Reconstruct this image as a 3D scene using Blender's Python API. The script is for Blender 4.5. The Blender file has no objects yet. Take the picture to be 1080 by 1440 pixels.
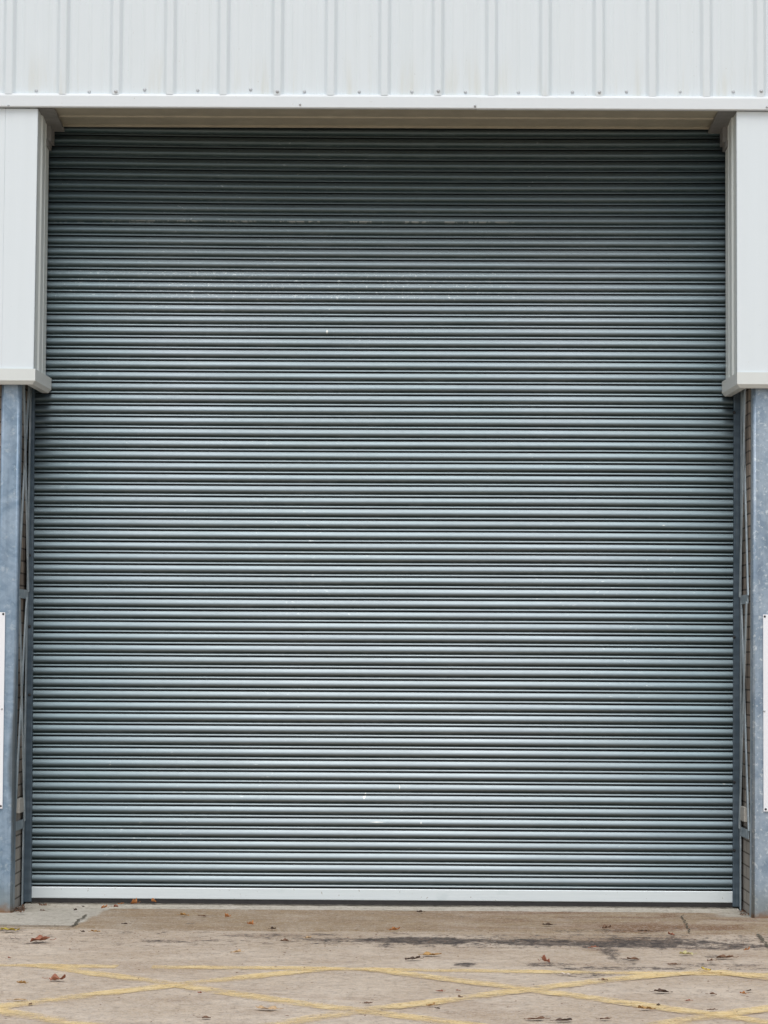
import bpy, bmesh, math, random
from mathutils import Vector, Matrix, noise
random.seed(7)
sc = bpy.context.scene
COL = sc.collection
# ------------------------------------------------------------------ camera model
YAW, PITCH, ROLL, CX, CZ, FPX, DIST = 0.00911, 0.0596, 0.00605, 0.153, 1.616, 3515.0, 16.5
fw = Vector((-math.sin(YAW)*math.cos(PITCH), math.cos(YAW)*math.cos(PITCH), math.sin(PITCH)))
r0 = Vector((math.cos(YAW), math.sin(YAW), 0)); u0 = r0.cross(fw)
rt = math.cos(ROLL)*r0 + math.sin(ROLL)*u0
up = -math.sin(ROLL)*r0 + math.cos(ROLL)*u0
CAM = Vector((CX, -DIST, CZ))
def ray(x, y): return fw + rt*((x-540)/FPX) + up*((720-y)/FPX)
def PY(x, y, Y=0.0):                      # measured point on the vertical plane at depth Y
    d = ray(x, y); return CAM + d*((Y-CAM.y)/d.y)
def PG(x, y, z=0.0):                      # measured point on the ground
    d = ray(x, y); return CAM + d*((z-CAM.z)/d.z)

# ------------------------------------------------------------------ helpers
def link(name, bm, mat, parent=None, smooth=False):
    me = bpy.data.meshes.new(name)
    bmesh.ops.recalc_face_normals(bm, faces=bm.faces[:])
    bm.to_mesh(me); bm.free()
    o = bpy.data.objects.new(name, me); COL.objects.link(o)
    if mat: me.materials.append(mat)
    if parent:
        o.parent = parent
        o.matrix_parent_inverse = Matrix.Translation(-parent.location)
    if smooth:
        for p in me.polygons: p.use_smooth = True
    return o
def thing(name, label, cat, loc=(0, 0, 0), group=None):
    o = bpy.data.objects.new(name, None); COL.objects.link(o); o.location = loc
    o.empty_display_size = .2
    o['label'] = label; o['category'] = cat
    if group: o['group'] = group
    return o
def tag(o, label, cat, group=None):
    o['label'] = label; o['category'] = cat
    if group: o['group'] = group
    return o
def struct(name, bm, mat, **k):
    o = link(name, bm, mat, **k); o['kind'] = 'structure'; return o
def poly(bm, pts): return bm.faces.new([bm.verts.new(p) for p in pts])
def box(bm, x0, x1, y0, y1, z0, z1, bev=0.0):
    vs = [bm.verts.new((x, y, z)) for x in (x0, x1) for y in (y0, y1) for z in (z0, z1)]
    fs = [(0, 1, 3, 2), (4, 6, 7, 5), (0, 4, 5, 1), (2, 3, 7, 6), (0, 2, 6, 4), (1, 5, 7, 3)]
    faces = [bm.faces.new([vs[i] for i in f]) for f in fs]
    if bev:
        es = list({e for f in faces for e in f.edges})
        bmesh.ops.bevel(bm, geom=es, offset=bev, segments=2, affect='EDGES', profile=.6)
def hexa(bm, lo, hi, bev=0.0):            # prism between two loops of points
    a = [bm.verts.new(p) for p in lo]; b = [bm.verts.new(p) for p in hi]; n = len(lo)
    fs = [bm.faces.new(a), bm.faces.new(b)]
    for i in range(n): fs.append(bm.faces.new((a[i], a[(i+1) % n], b[(i+1) % n], b[i])))
    if bev:
        bmesh.ops.recalc_face_normals(bm, faces=fs)
        bmesh.ops.bevel(bm, geom=list({e for f in fs for e in f.edges}), offset=bev, segments=2, affect='EDGES')
def bar(bm, p, q, w, t, wdir):            # flat bar p->q, width w along wdir, thickness t across
    p, q = Vector(p), Vector(q); d = (q-p).normalized()
    a = (Vector(wdir) - Vector(wdir).dot(d)*d).normalized(); b = d.cross(a)
    o = [a*w/2+b*t/2, a*w/2-b*t/2, -a*w/2-b*t/2, -a*w/2+b*t/2]
    hexa(bm, [p+v for v in o], [q+v for v in o])
def disc(bm, c, r, h, n=12, dome=.5):     # domed screw head facing -Y
    c = Vector(c); rings = [(r*1.35, 0), (r*1.35, h*.15), (r, h*.2), (r*.85, h*.75), (r*.4, h)]
    prev = None
    for rr, hh in rings:
        ring = [bm.verts.new(c+Vector((rr*math.cos(i*2*math.pi/n), -hh, rr*math.sin(i*2*math.pi/n)))) for i in range(n)]
        if prev:
            for i in range(n): bm.faces.new((prev[i], prev[(i+1) % n], ring[(i+1) % n], ring[i]))
        prev = ring
    bm.faces.new(prev)

# ------------------------------------------------------------------ materials
class N:
    def __init__(s, name):
        s.m = bpy.data.materials.new(name); s.m.use_nodes = True
        s.t = s.m.node_tree; s.b = s.t.nodes['Principled BSDF']
        s.tc = s.t.nodes.new('ShaderNodeTexCoord'); s.obj = s.tc.outputs['Object']
    def new(s, t, **k):
        n = s.t.nodes.new(t)
        for a, v in k.items(): setattr(n, a, v)
        return n
    def lk(s, a, b): s.t.links.new(a, b)
    def _in(s, sock, v):
        if isinstance(v, bpy.types.NodeSocket): s.lk(v, sock)
        else: sock.default_value = v
    def map(s, scale=(1, 1, 1), loc=(0, 0, 0), vec=None):
        n = s.new('ShaderNodeMapping'); s.lk(vec or s.obj, n.inputs[0])
        n.inputs['Scale'].default_value = scale; n.inputs['Location'].default_value = loc; return n.outputs[0]
    def noise(s, scale, detail=4, rough=.6, vec=None, dist=0):
        n = s.new('ShaderNodeTexNoise'); s.lk(vec or s.obj, n.inputs['Vector'])
        n.inputs['Scale'].default_value = scale; n.inputs['Detail'].default_value = detail
        n.inputs['Roughness'].default_value = rough; n.inputs['Distortion'].default_value = dist
        return n.outputs[0]
    def vor(s, scale, vec=None, out='Distance', feature='F1'):
        n = s.new('ShaderNodeTexVoronoi', feature=feature); s.lk(vec or s.obj, n.inputs['Vector'])
        n.inputs['Scale'].default_value = scale; return n.outputs[out]
    def ramp(s, v, a, b, lo=0., hi=1.):
        n = s.new('ShaderNodeMapRange', interpolation_type='SMOOTHSTEP'); s.lk(v, n.inputs[0])
        n.inputs[1].default_value = a; n.inputs[2].default_value = b
        n.inputs[3].default_value = lo; n.inputs[4].default_value = hi; return n.outputs[0]
    def math(s, op, a, b=0., clamp=False):
        n = s.new('ShaderNodeMath', operation=op, use_clamp=clamp)
        s._in(n.inputs[0], a); s._in(n.inputs[1], b); return n.outputs[0]
    def mix(s, f, a, b, mode='MIX'):
        n = s.new('ShaderNodeMix', data_type='RGBA', blend_type=mode)
        s._in(n.inputs[0], f)
        for sock, v in ((n.inputs[6], a), (n.inputs[7], b)):
            s._in(sock, v if isinstance(v, bpy.types.NodeSocket) else (*v, 1) if len(v) == 3 else v)
        return n.outputs[2]
    def sep(s, vec=None):
        n = s.new('ShaderNodeSeparateXYZ'); s.lk(vec or s.obj, n.inputs[0]); return n.outputs
    def geo_pos(s): return s.new('ShaderNodeNewGeometry').outputs['Position']
    def bump(s, h, strength=.3, dist=.01):
        n = s.new('ShaderNodeBump'); s.lk(h, n.inputs['Height'])
        n.inputs['Strength'].default_value = strength; n.inputs['Distance'].default_value = dist
        s.lk(n.outputs[0], s.b.inputs['Normal'])
    def done(s, color, rough=.5, metal=0., spec=.5):
        s._in(s.b.inputs['Base Color'], color if isinstance(color, bpy.types.NodeSocket) else (*color, 1))
        s._in(s.b.inputs['Roughness'], rough); s._in(s.b.inputs['Metallic'], metal)
        s.b.inputs['Specular IOR Level'].default_value = spec; return s.m

def mat_cladding(name, base=(.69, .73, .76), streak=1., dirty_z=None):
    n = N(name)
    st = n.noise(1, 5, .6, n.map((14, 14, .5)))
    st2 = n.noise(1, 4, .6, n.map((70, 70, 1.2), (3, 1, 0)))
    cl = n.noise(.9, 4)
    c = n.mix(n.ramp(st, .35, .75, 0, .16*streak), base, (base[0]*.80, base[1]*.81, base[2]*.78))
    c = n.mix(n.ramp(st2, .5, .8, 0, .12*streak), c, (base[0]*.75, base[1]*.78, base[2]*.78))
    c = n.mix(n.ramp(cl, .4, .75, 0, .10), c, (base[0]*.9, base[1]*.95, base[2]*.99))
    if dirty_z:      # grime that gathers just above the flashing
        z = n.sep()[2]
        g = n.math('MULTIPLY', n.ramp(z, dirty_z, dirty_z+.35, 1, 0), n.ramp(n.noise(1, 4, .6, n.map((9, 9, .8), (5, 2, 0))), .5, .72))
        c = n.mix(n.math('MULTIPLY', g, .30), c, (.55, .52, .38))
    sp = n.ramp(n.noise(60, 2, .5), .74, .80, 0, .5)
    c = n.mix(sp, c, (.45, .45, .42))
    n.bump(n.noise(5, 3), .06, .02)
    return n.done(c, n.ramp(cl, .3, .7, .38, .52), 0, .4)
M_clad = mat_cladding('painted_sheet', (.70, .765, .80), dirty_z=5.25)
M_case = mat_cladding('painted_casing', (.72, .79, .83), .5)
M_flash = mat_cladding('painted_flashing', (.71, .76, .79), .35)
M_trim = mat_cladding('weathered_trim', (.68, .72, .71), .7)
M_reveal = mat_cladding('reveal_trim', (.74, .80, .79), 1.2)

def mat_plain(name, c, rough=.5, metal=0, var=.25, scale=12):
    n = N(name); v = n.noise(scale, 4)
    col = n.mix(n.ramp(v, .3, .7, 0, var), c, tuple(k*.55 for k in c))
    n.bump(n.noise(scale*4, 3), .08, .01)
    return n.done(col, n.ramp(v, .3, .7, rough-.06, rough+.1), metal)
M_soffit = mat_plain('soffit_cream', (.40, .375, .295), .6, 0, .3, 6)
M_corner = mat_plain('corner_grey', (.22, .22, .215), .55, 0, .3)
M_screw = mat_plain('screw_zinc', (.58, .61, .63), .5, .3, .4, 60)
M_dark = mat_plain('dark_void', (.03, .032, .035), .8)
M_rubber = mat_plain('rubber', (.028, .026, .027), .6, 0, .4, 30)
M_backwall = mat_plain('inner_dark_liner', (.05, .05, .05), .8)
M_rail = None
def mat_rail():
    n = N('alloy_rail')
    a = n.noise(1, 5, .6, n.map((3, 3, 90)))
    b = n.noise(4, 4)
    c = n.mix(n.ramp(a, .35, .7, 0, .2), (.73, .80, .83), (.58, .65, .68))
    c = n.mix(n.ramp(b, .6, .75, 0, .3), c, (.50, .60, .62))
    sp = n.ramp(n.noise(45, 2), .70, .75, 0, .6)
    c = n.mix(sp, c, (.35, .33, .28))
    n.bump(n.noise(1, 3, .5, n.map((2, 2, 160))), .08, .004)
    return n.done(c, .42, .12)
M_rail = mat_rail()

def mat_shutter():
    n = N('galvanised_slat')
    X, Y, Z = n.sep()
    long_ = n.noise(1, 5, .6, n.map((1.1, 1.1, 13.2)))            # changes from slat to slat
    long2 = n.noise(1, 6, .7, n.map((7, 7, 30), (4, 0, 2)))
    fine = n.noise(1, 5, .7, n.map((30, 30, 110)))
    big = n.noise(.55, 3, .5)
    c = n.mix(n.ramp(long_, .3, .7), (.154, .196, .216), (.197, .241, .263))
    c = n.mix(n.ramp(big, .42, .65, 0, .6), c, (.208, .243, .270))
    c = n.mix(n.ramp(long2, .5, .8, 0, .3), c, (.105, .155, .16))
    c = n.mix(n.ramp(fine, .55, .8, 0, .35), c, (.085, .115, .12))
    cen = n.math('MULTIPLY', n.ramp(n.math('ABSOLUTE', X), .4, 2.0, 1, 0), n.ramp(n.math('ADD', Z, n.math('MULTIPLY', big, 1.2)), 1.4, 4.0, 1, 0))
    c = n.mix(n.math('MULTIPLY', cen, .42), c, (.30, .335, .355))  # brighter light on the centre and lower slats, painted into the colour
    c = n.mix(n.ramp(n.math('ADD', Z, n.math('MULTIPLY', big, .5)), 4.3, 5.1, 0, .6), c, (.075, .105, .105))  # shade under the soffit painted in, darker towards the top slats
    # white zinc bloom
    bl = n.math('MULTIPLY', n.ramp(n.noise(1, 4, .7, n.map((26, 26, 70), (1, 7, 3))), .62, .72),
                n.ramp(n.noise(.8, 3, .6, n.map((1, 1, 1), (0, 0, 5))), .48, .62))
    c = n.mix(n.math('MULTIPLY', bl, .65), c, (.52, .56, .56))
    # row of chalky dashes along one joint, two rows of flecks under it
    def band(z, w): return n.math('LESS_THAN', n.math('ABSOLUTE', n.math('SUBTRACT', Z, z)), w)
    zd = PY(300, 312.5).z
    left = n.ramp(X, .4, 1.3, 1, 0)
    dash = n.math('MULTIPLY', n.math('MULTIPLY', band(zd, .009), n.ramp(n.noise(1, 3, .6, n.map((22, 22, 3))), .50, .56)), left)
    c = n.mix(n.math('MULTIPLY', dash, .5), c, (.62, .66, .66))
    fl = n.math('MULTIPLY', n.math('MULTIPLY', band(PY(300, 400).z, .10), n.ramp(n.noise(1, 3, .7, n.map((55, 55, 70), (9, 0, 0))), .60, .66)), left)
    c = n.mix(n.math('MULTIPLY', fl, .45), c, (.60, .65, .65))
    # isolated chips
    for (px, py, w, h) in ((460, 467, .008, .02), (512, 1121, .010, .012), (514, 1117, .006, .02), (562, 1107, .004, .02), (530, 1156, .06, .004), (592, 1157, .006, .009),
                           (933, 739, .012, .004), (155, 1075, .01, .004), (63, 905, .008, .004), (1020, 906, .006, .006), (1018, 1102, .012, .007)):
        p = PY(px, py)
        e = n.math('ADD', n.math('ABSOLUTE', n.math('DIVIDE', n.math('SUBTRACT', X, p.x), w)), n.math('ABSOLUTE', n.math('DIVIDE', n.math('SUBTRACT', Z, p.z), h)))
        e = n.math('ADD', e, n.math('MULTIPLY', n.noise(90, 2), .8))
        c = n.mix(n.ramp(e, .9, 1.6, .6, 0), c, (.75, .74, .68))
    # shade of the side reveals painted in, darker towards both ends
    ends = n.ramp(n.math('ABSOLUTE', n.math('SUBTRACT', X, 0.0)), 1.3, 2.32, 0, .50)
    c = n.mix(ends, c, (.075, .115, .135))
    at = n.new('ShaderNodeAttribute', attribute_name='slat_shade')  # shade on each slat's down-facing half, painted into the base colour
    shade_m = n.math('MULTIPLY', at.outputs['Fac'], n.ramp(n.math('ADD', n.noise(1, 5, .7, n.map((3, 3, 20), (4, 0, 2))), n.math('MULTIPLY', fine, .5)), .40, .85, .45, 1.0))
    c = n.mix(shade_m, c, (.030, .052, .055))
    n.bump(n.noise(1, 2, .5, n.map((1.5, 1.5, 8))), .04, .01)
    r = n.math('ADD', n.ramp(long_, .3, .7, .36, .44), n.math('MULTIPLY', fine, .08))
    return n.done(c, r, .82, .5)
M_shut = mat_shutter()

def mat_galv(name, c1, c2, spang=9, bloom=.3, base_rust=True, algae=0.):
    n = N(name); pos = n.geo_pos(); z = n.sep(pos)[2]
    w = n.noise(4, 4, .6, pos, 1.2)
    c = n.mix(n.ramp(w, .3, .7), c1, c2)
    st = n.noise(1, 5, .6, n.map((26, 26, 1.1), vec=pos))
    c = n.mix(n.ramp(st, .45, .75, 0, .45), c, tuple(k*.6 for k in c1))
    v = n.vor(45, pos, 'Color'); vs = n.sep(v)[0]
    c = n.mix(n.math('MULTIPLY', vs, .22), c, tuple(min(1, k*1.5) for k in c2))
    b = n.ramp(n.noise(spang, 5, .75, pos), .54, .64, 0, bloom)
    c = n.mix(b, c, (.62, .69, .72))
    if algae:      # dark run of damp down the face
        P = n.sep(pos); yy_ = PY(20, 1080, -.5)
        e = n.math('ADD', n.math('ABSOLUTE', n.math('DIVIDE', n.math('SUBTRACT', P[0], yy_.x), .045)), n.math('ABSOLUTE', n.math('DIVIDE', n.math('SUBTRACT', P[2], yy_.z), .75)))
        e = n.math('ADD', e, n.math('MULTIPLY', n.noise(5, 4, .6, pos), 1.0))
        c = n.mix(n.ramp(e, 1.0, 1.7, .8, 0), c, (.10, .125, .14))
    if base_rust:
        g = n.math('ADD', z, n.math('MULTIPLY', n.noise(14, 4, .6, pos), .12))
        c = n.mix(n.ramp(g, .10, .32, .5, 0), c, (.20, .21, .17))
        c = n.mix(n.ramp(g, .06, .13, .85, 0), c, (.24, .12, .045))
    n.bump(n.noise(60, 4, .6, pos), .12, .004)
    return n.done(c, n.ramp(w, .3, .7, .42, .58), .35)
M_colL = mat_galv('galvanised_column_left', (.16, .245, .342), (.305, .395, .495), 14, .3, True, 1)
M_colR = mat_galv('galvanised_column_right', (.21, .287, .38), (.345, .42, .495), 30, .8)
M_brace = mat_galv('galvanised_flats', (.28, .345, .385), (.40, .475, .52), 8, .4, False)
def mat_guide():
    n = N('guide_rail_steel'); z = n.sep()[2]
    w = n.noise(5, 4)
    c = n.mix(n.ramp(w, .3, .7), (.055, .088, .118), (.095, .132, .168))
    st = n.noise(1, 4, .6, n.map((40, 40, 2)))
    c = n.mix(n.ramp(st, .5, .75, 0, .5), c, (.17, .21, .24))
    # faint darker bands repeating at the slat spacing
    sl = n.math('SINE', n.math('MULTIPLY', z, 2*math.pi/.0757))
    c = n.mix(n.ramp(sl, -.4, .8, 0, .28), c, (.03, .045, .06))
    n.bump(n.noise(40, 3), .08, .004)
    return n.done(c, .5, .35)
M_guide = mat_guide()

def mat_brick():
    n = N('concrete_brick'); P = n.sep(n.geo_pos())
    cb = n.new('ShaderNodeCombineXYZ')
    n.lk(n.math('ADD', P[0], P[1]), cb.inputs[0]); n.lk(P[2], cb.inputs[1])
    v = n.map((1, 1, 1), (.11, .012, 0), cb.outputs[0])
    dn = n.new('ShaderNodeMix', data_type='VECTOR'); 
    b = n.new('ShaderNodeTexBrick'); n.lk(v, b.inputs['Vector'])
    b.inputs['Scale'].default_value = 1; b.inputs['Brick Width'].default_value = .225; b.inputs['Row Height'].default_value = .081
    b.inputs['Mortar Size'].default_value = .006; b.inputs['Mortar Smooth'].default_value = .25; b.inputs['Bias'].default_value = 0
    b.inputs['Color1'].default_value = (.21, .18, .15, 1); b.inputs['Color2'].default_value = (.33, .285, .24, 1); b.inputs['Mortar'].default_value = (.06, .052, .045, 1)
    c = n.mix(n.ramp(n.noise(25, 5, .7, n.geo_pos()), .3, .75, 0, .5), b.outputs[0], (.17, .14, .12))
    low = n.ramp(P[2], .2, 1.3, .65, 0)
    c = n.mix(low, c, n.mix(b.outputs['Fac'], (.42, .41, .38), (.17, .16, .14)))
    h = n.math('SUBTRACT', n.math('MULTIPLY', n.noise(60, 4, .6, n.geo_pos()), .3), b.outputs['Fac'])
    n.bump(h, .6, .008)
    return n.done(c, .9, 0, .2)
M_brick = mat_brick()

def mat_ground():
    n = N('yard_surface'); pos = n.geo_pos()
    at = n.new('ShaderNodeAttribute', attribute_name='zone'); S = n.sep(at.outputs['Color'])
    stain, brown, conc = S[0], S[1], S[2]
    n1 = n.noise(1.3, 5, .6, pos); n2 = n.noise(9, 6, .7, pos); n3 = n.noise(55, 4, .7, pos); n4 = n.vor(85, pos)
    n5 = n.noise(130, 3, .6, pos); n6 = n.vor(140, pos, 'Color')
    c = n.mix(n.ramp(n1, .3, .7), (.52, .418, .312), (.64, .545, .44))
    c = n.mix(n.ramp(n2, .35, .72, 0, .5), c, (.32, .26, .21))
    n7 = n.noise(24, 5, .75, pos)
    c = n.mix(n.ramp(n.noise(1, 5, .65, n.map((1.2, 2.2, 1), (7, 3, 0), vec=pos), .6), .48, .66, 0, .45), c, (.36, .26, .18))
    # tan concrete
    t = n.mix(n.ramp(n2, .3, .7), (.28, .195, .11), (.38, .285, .175))
    t = n.mix(n.ramp(n.noise(3, 4, .6, n.map((1, 3, 1), vec=pos)), .4, .7, 0, .6), t, (.36, .29, .22))
    ru = n.math('MULTIPLY', n.ramp(n.noise(1, 5, .65, n.map((1.1, 3.2, 1), (2, 0, 0), vec=pos), .8), .45, .60), n.ramp(n.sep(pos)[0], .0, 1.3, .2, .9))
    t = n.mix(ru, t, (.20, .105, .048))
    c = n.mix(brown, c, t)
    c = n.mix(n.ramp(stain, .0, .9, 0, .55), c, (.21, .15, .105))
    g = n.mix(n.ramp(n2, .3, .7), (.42, .395, .33), (.53, .505, .44))
    c = n.mix(conc, c, g)
    # aggregate
    c = n.mix(n.ramp(n7, .50, .66, 0, .55), c, (.20, .165, .135))
    c = n.mix(n.ramp(n7, .34, .48, .35, 0), c, (.62, .57, .52))
    c = n.mix(n.ramp(n3, .52, .72, 0, .50), c, (.17, .14, .12))
    c = n.mix(n.math('MULTIPLY', n.ramp(n4, .0, .35, .35, 0), n.ramp(n2, .4, .6)), c, (.13, .11, .10))
    c = n.mix(n.math('MULTIPLY', n.ramp(n.sep(n6)[0], .75, .95), .45), c, (.60, .56, .52))
    c = n.mix(n.ramp(n5, .6, .75, 0, .3), c, (.55, .50, .46))
    # pits and black stains, broken up
    m = n.math('ADD', stain, n.math('MULTIPLY', n.math('SUBTRACT', n2, .5), 1.7))
    m = n.math('ADD', m, n.math('MULTIPLY', n.math('SUBTRACT', n3, .5), 1.0))
    m = n.math('ADD', m, n.math('MULTIPLY', n.math('SUBTRACT', n7, .5), 2.3))
    fk = n.math('MULTIPLY', n.ramp(n.noise(38, 4, .7, pos), .58, .64), n.ramp(stain, .08, .35))
    m = n.math('ADD', m, n.math('MULTIPLY', fk, .9))
    m = n.math('MULTIPLY', n.ramp(m, .16, .66), n.ramp(stain, .04, .25))
    m = n.math('MULTIPLY', m, n.ramp(n.noise(14, 6, .8, n.map((1, .45, 1), vec=pos)), .36, .60, .50, .95))
    c = n.mix(m, c, (.048, .042, .042))
    h = n.math('ADD', n.math('MULTIPLY', n3, .6), n.math('MULTIPLY', n4, .5))
    h = n.math('ADD', h, n.math('MULTIPLY', n2, .8))
    n.bump(h, .45, .010)
    return n.done(c, .88, 0, .25)
M_ground = mat_ground()
def mat_line():
    n = N('worn_yellow_paint'); pos = n.geo_pos()
    n1 = n.noise(3.0, 5, .65, pos); n2 = n.noise(70, 4, .75, pos); n3 = n.noise(16, 4, .6, pos)
    at = n.new('ShaderNodeAttribute', attribute_name='edge')
    c = n.mix(n.ramp(n3, .3, .7), (.82, .60, .27), (.84, .68, .40))
    c = n.mix(n.ramp(n2, .5, .7, 0, .35), c, (.38, .29, .17))
    n.done(c, .8, 0, .25)
    m = n.math('ADD', n.math('MULTIPLY', n1, .95), n.math('MULTIPLY', n2, .75))
    m = n.math('ADD', m, n.math('MULTIPLY', n3, .35))
    m = n.math('SUBTRACT', m, n.math('MULTIPLY', at.outputs['Fac'], .55))
    a = n.ramp(m, .70, 1.12, .0, .88)
    n.lk(a, n.b.inputs['Alpha'])
    return n.m
M_line = mat_line()
def mat_crack():
    n = N('crack_fill'); pos = n.geo_pos()
    n.done(n.mix(n.noise(30, 3, .6, pos), (.05, .045, .035), (.12, .11, .07)), .95)
    n.lk(n.ramp(n.noise(22, 4, .7, pos), .34, .5, .0, .9), n.b.inputs['Alpha']); return n.m
M_crack = mat_crack()
def mat_leaf(name, a, b):
    n = N(name)
    v = n.noise(38, 4, .7); w = n.noise(110, 3)
    c = n.mix(n.ramp(v, .35, .65), a, b)
    c = n.mix(n.ramp(w, .55, .75, 0, .6), c, tuple(k*.4 for k in a))
    n.bump(w, .4, .003)
    return n.done(c, .62, 0, .35)
LM = {
 'red': mat_leaf('leaf_red_brown', (.26, .095, .055), (.36, .15, .09)),
 'orange': mat_leaf('leaf_orange', (.36, .13, .04), (.46, .22, .08)),
 'ochre': mat_leaf('leaf_ochre', (.30, .16, .05), (.45, .27, .10)),
 'yellow': mat_leaf('leaf_yellow', (.55, .36, .04), (.45, .38, .07)),
 'tan': mat_leaf('leaf_tan', (.46, .31, .17), (.56, .40, .24)),
 'dark': mat_leaf('leaf_dark', (.045, .030, .022), (.10, .06, .042)),
 'brown': mat_leaf('leaf_brown', (.13, .07, .042), (.20, .11, .065)),
 'pale': mat_leaf('leaf_pale', (.60, .50, .42), (.70, .62, .54)),
 'lime': mat_leaf('leaf_lime', (.45, .40, .15), (.55, .50, .28)),
}
M_sign = mat_cladding('sign_board_face', (.86, .88, .92), .2)
M_sensor = mat_plain('pale_plastic', (.50, .49, .45), .55, 0, .3, 30)

# ------------------------------------------------------------------ ground
def zone(x, y):
    """stain, tan concrete, pale concrete at a ground point"""
    v = Vector((x, y, 0))
    nz = noise.fractal(v*2.2, 1, 2, 4); nf = noise.fractal(v*9+Vector((5, 5, 0)), 1, 2, 3)
    st = 0
    for (px, py, rx, ry, k) in STAINS:
        dx = (x-px)/rx; dy = (y-py)/ry
        d = math.sqrt(dx*dx+dy*dy) + nz*.45 + nf*.25
        st = max(st, k*max(0, min(1, (1.35-d)/.7)))
    yb = YB + nz*.06 + nf*.03
    if YD + nf*.04 < y < yb: st = max(st, .36 + .30*nf + .12*nz + (.10 if x > 0 else 0))
    return max(0, min(1, st))
def stain_px(x, y, w, h, k=1):
    p = PG(x, y); a = PG(x-w/2, y); b = PG(x+w/2, y); c = PG(x, y-h/2); d = PG(x, y+h/2)
    return (p.x, p.y, (b.x-a.x)/2, (c.y-d.y)/2, k)
YA = PG(540, 1282).y     # threshold / apron joint
YB = PG(540, 1312).y     # apron / rough strip
YD = PG(540, 1333).y     # rough strip / open asphalt
STAINS = [stain_px(*a) for a in (
    (600, 1324, 260, 12, .95), (480, 1322, 150, 8, .7), (900, 1327, 330, 12, .9), (1040, 1330, 120, 9, .8), (770, 1325, 240, 11, .85), (900, 1322, 200, 9, .7), (1000, 1333, 110, 8, .75),
    (858, 1341, 34, 24, .75), (880, 1355, 40, 10, .5), (235, 1324, 90, 4, .7), (290, 1323, 60, 3, .7), (380, 1316, 130, 5, .6), (700, 1320, 160, 8, .5),
    (455, 1314, 40, 3, .7), (575, 1347, 26, 4, .5), (430, 1354, 46, 5, .5), (655, 1357, 46, 7, .85), (820, 1371, 90, 8, .62), (770, 1357, 80, 7, .7), (900, 1362, 260, 6, .65), (1000, 1357, 160, 6, .6), (860, 1310, 200, 6, .5), (650, 1290, 40, 3, .5),
    (1010, 1346, 40, 4, .7), (888, 1349, 26, 3, .7), (1040, 1362, 90, 6, .5), (1060, 1370, 60, 5, .6), (250, 1408, 120, 10, .35), (270, 1300, 26, 4, .5),
    (960, 1306, 60, 5, .45), (800, 1300, 100, 5, .3), (1040, 1323, 60, 5, .6), (15, 1308, 50, 5, .6), (27, 1279, 24, 6, .9), (1050, 1281, 24, 9, .95), (190, 1330, 60, 3, .5))]
def grid_sheet(xs, ys, z, fn, name, edge=None):
    bm = bmesh.new(); lay = bm.loops.layers.color.new('zone')
    vs = []; cs = {}
    for j, y in enumerate(ys):
        row = []
        for i, x in enumerate(xs):
            yy = edge(x, y, j) if edge else y
            v = bm.verts.new((x, yy, z(x, yy) if callable(z) else z)); row.append(v)
            cs[v] = fn(x, yy)
        vs.append(row)
    for j in range(len(ys)-1):
        for i in range(len(xs)-1):
            f = bm.faces.new((vs[j][i], vs[j][i+1], vs[j+1][i+1], vs[j+1][i]))
            for l in f.loops: l[lay] = (*cs[l.vert], 1)
    return bm
def frange(a, b, s):
    n = max(1, int(round((b-a)/s))); return [a+(b-a)*i/n for i in range(n+1)]
def col_ground(x, y):
    s = zone(x, y) if (-4 < x < 4 and y > -7) else 0
    b = 0.
    if -4 < x < 4 and y > -7:
        v = noise.fractal(Vector((x*1.3, y*1.6, 8)), 1, 2, 4)
        reach = .5 + (.9 if x > 0 else .9*max(0, 1+x/1.5)) 
        b = max(0, min(1, 1-(YB-y)/reach + .9*v))*(.45 + .4*max(0, min(1, (x+.5)/1.5)))
    return (s, b, 0.0)
def link_sheet(name, bm, mat):
    me = bpy.data.meshes.new(name); bm.to_mesh(me); bm.free()
    o = bpy.data.objects.new(name, me); COL.objects.link(o); me.materials.append(mat); o['kind'] = 'structure'; return o
xs = [-300, -80, -30, -12, -6] + frange(-3.4, 3.4, .03) + [6, 12, 30, 80, 300]
ys = [-400, -120, -50, -25, -14, -9] + frange(-6.2, -.6, .03) + [-.2, .4, 20]
link_sheet('asphalt_yard', grid_sheet(xs, ys, 0.0, col_ground, 'asphalt_yard'), M_ground)
PATCH_R = PG(115, 1295).x; PATCH_Y = PG(50, 1302).y
def col_apron(x, y):
    v = Vector((x, y, 3)); nz = noise.fractal(v*3, 1, 2, 4)
    xr = PATCH_R + (y-PATCH_Y)*.08
    pale = 1.0 if (x < xr and y > PATCH_Y) else 0.0
    if x > 1.9: pale = max(pale, min(1, max(0, (x-1.95+nz*.25)/.3))*min(1, max(0, (y-PG(1000, 1300).y)/.5)))
    if x < xr and y <= PATCH_Y: pale = .45
    pale = max(pale, min(.5, max(0, (-.9-x+nz*.8)*.4)))
    s = zone(x, y)
    lip = max(0, min(1, (y-(YA-.10))/.1))*.15
    return (min(1, s+lip*.3 if y > YA-.1 else s), 1.0-.25*max(0, nz), pale)
xa = [-8, -5] + frange(-3.3, 3.3, .03) + [5, 8]
ya = frange(YB, -.02, .03)
def ap_edge(x, y, j):
    if j == 0: return y + .05*noise.fractal(Vector((x*1.7, 0, 0)), 1, 2, 4) + .015*noise.noise(Vector((x*15, 0, 0)))
    return y
link_sheet('concrete_apron', grid_sheet(xa, ya, lambda x, y: .004 - .008*max(0, min(1, (YB+.16+.10*noise.noise(Vector((x*4, y*4, 0)))-y)/.16)), col_apron, 'a', ap_edge), M_ground)
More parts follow.
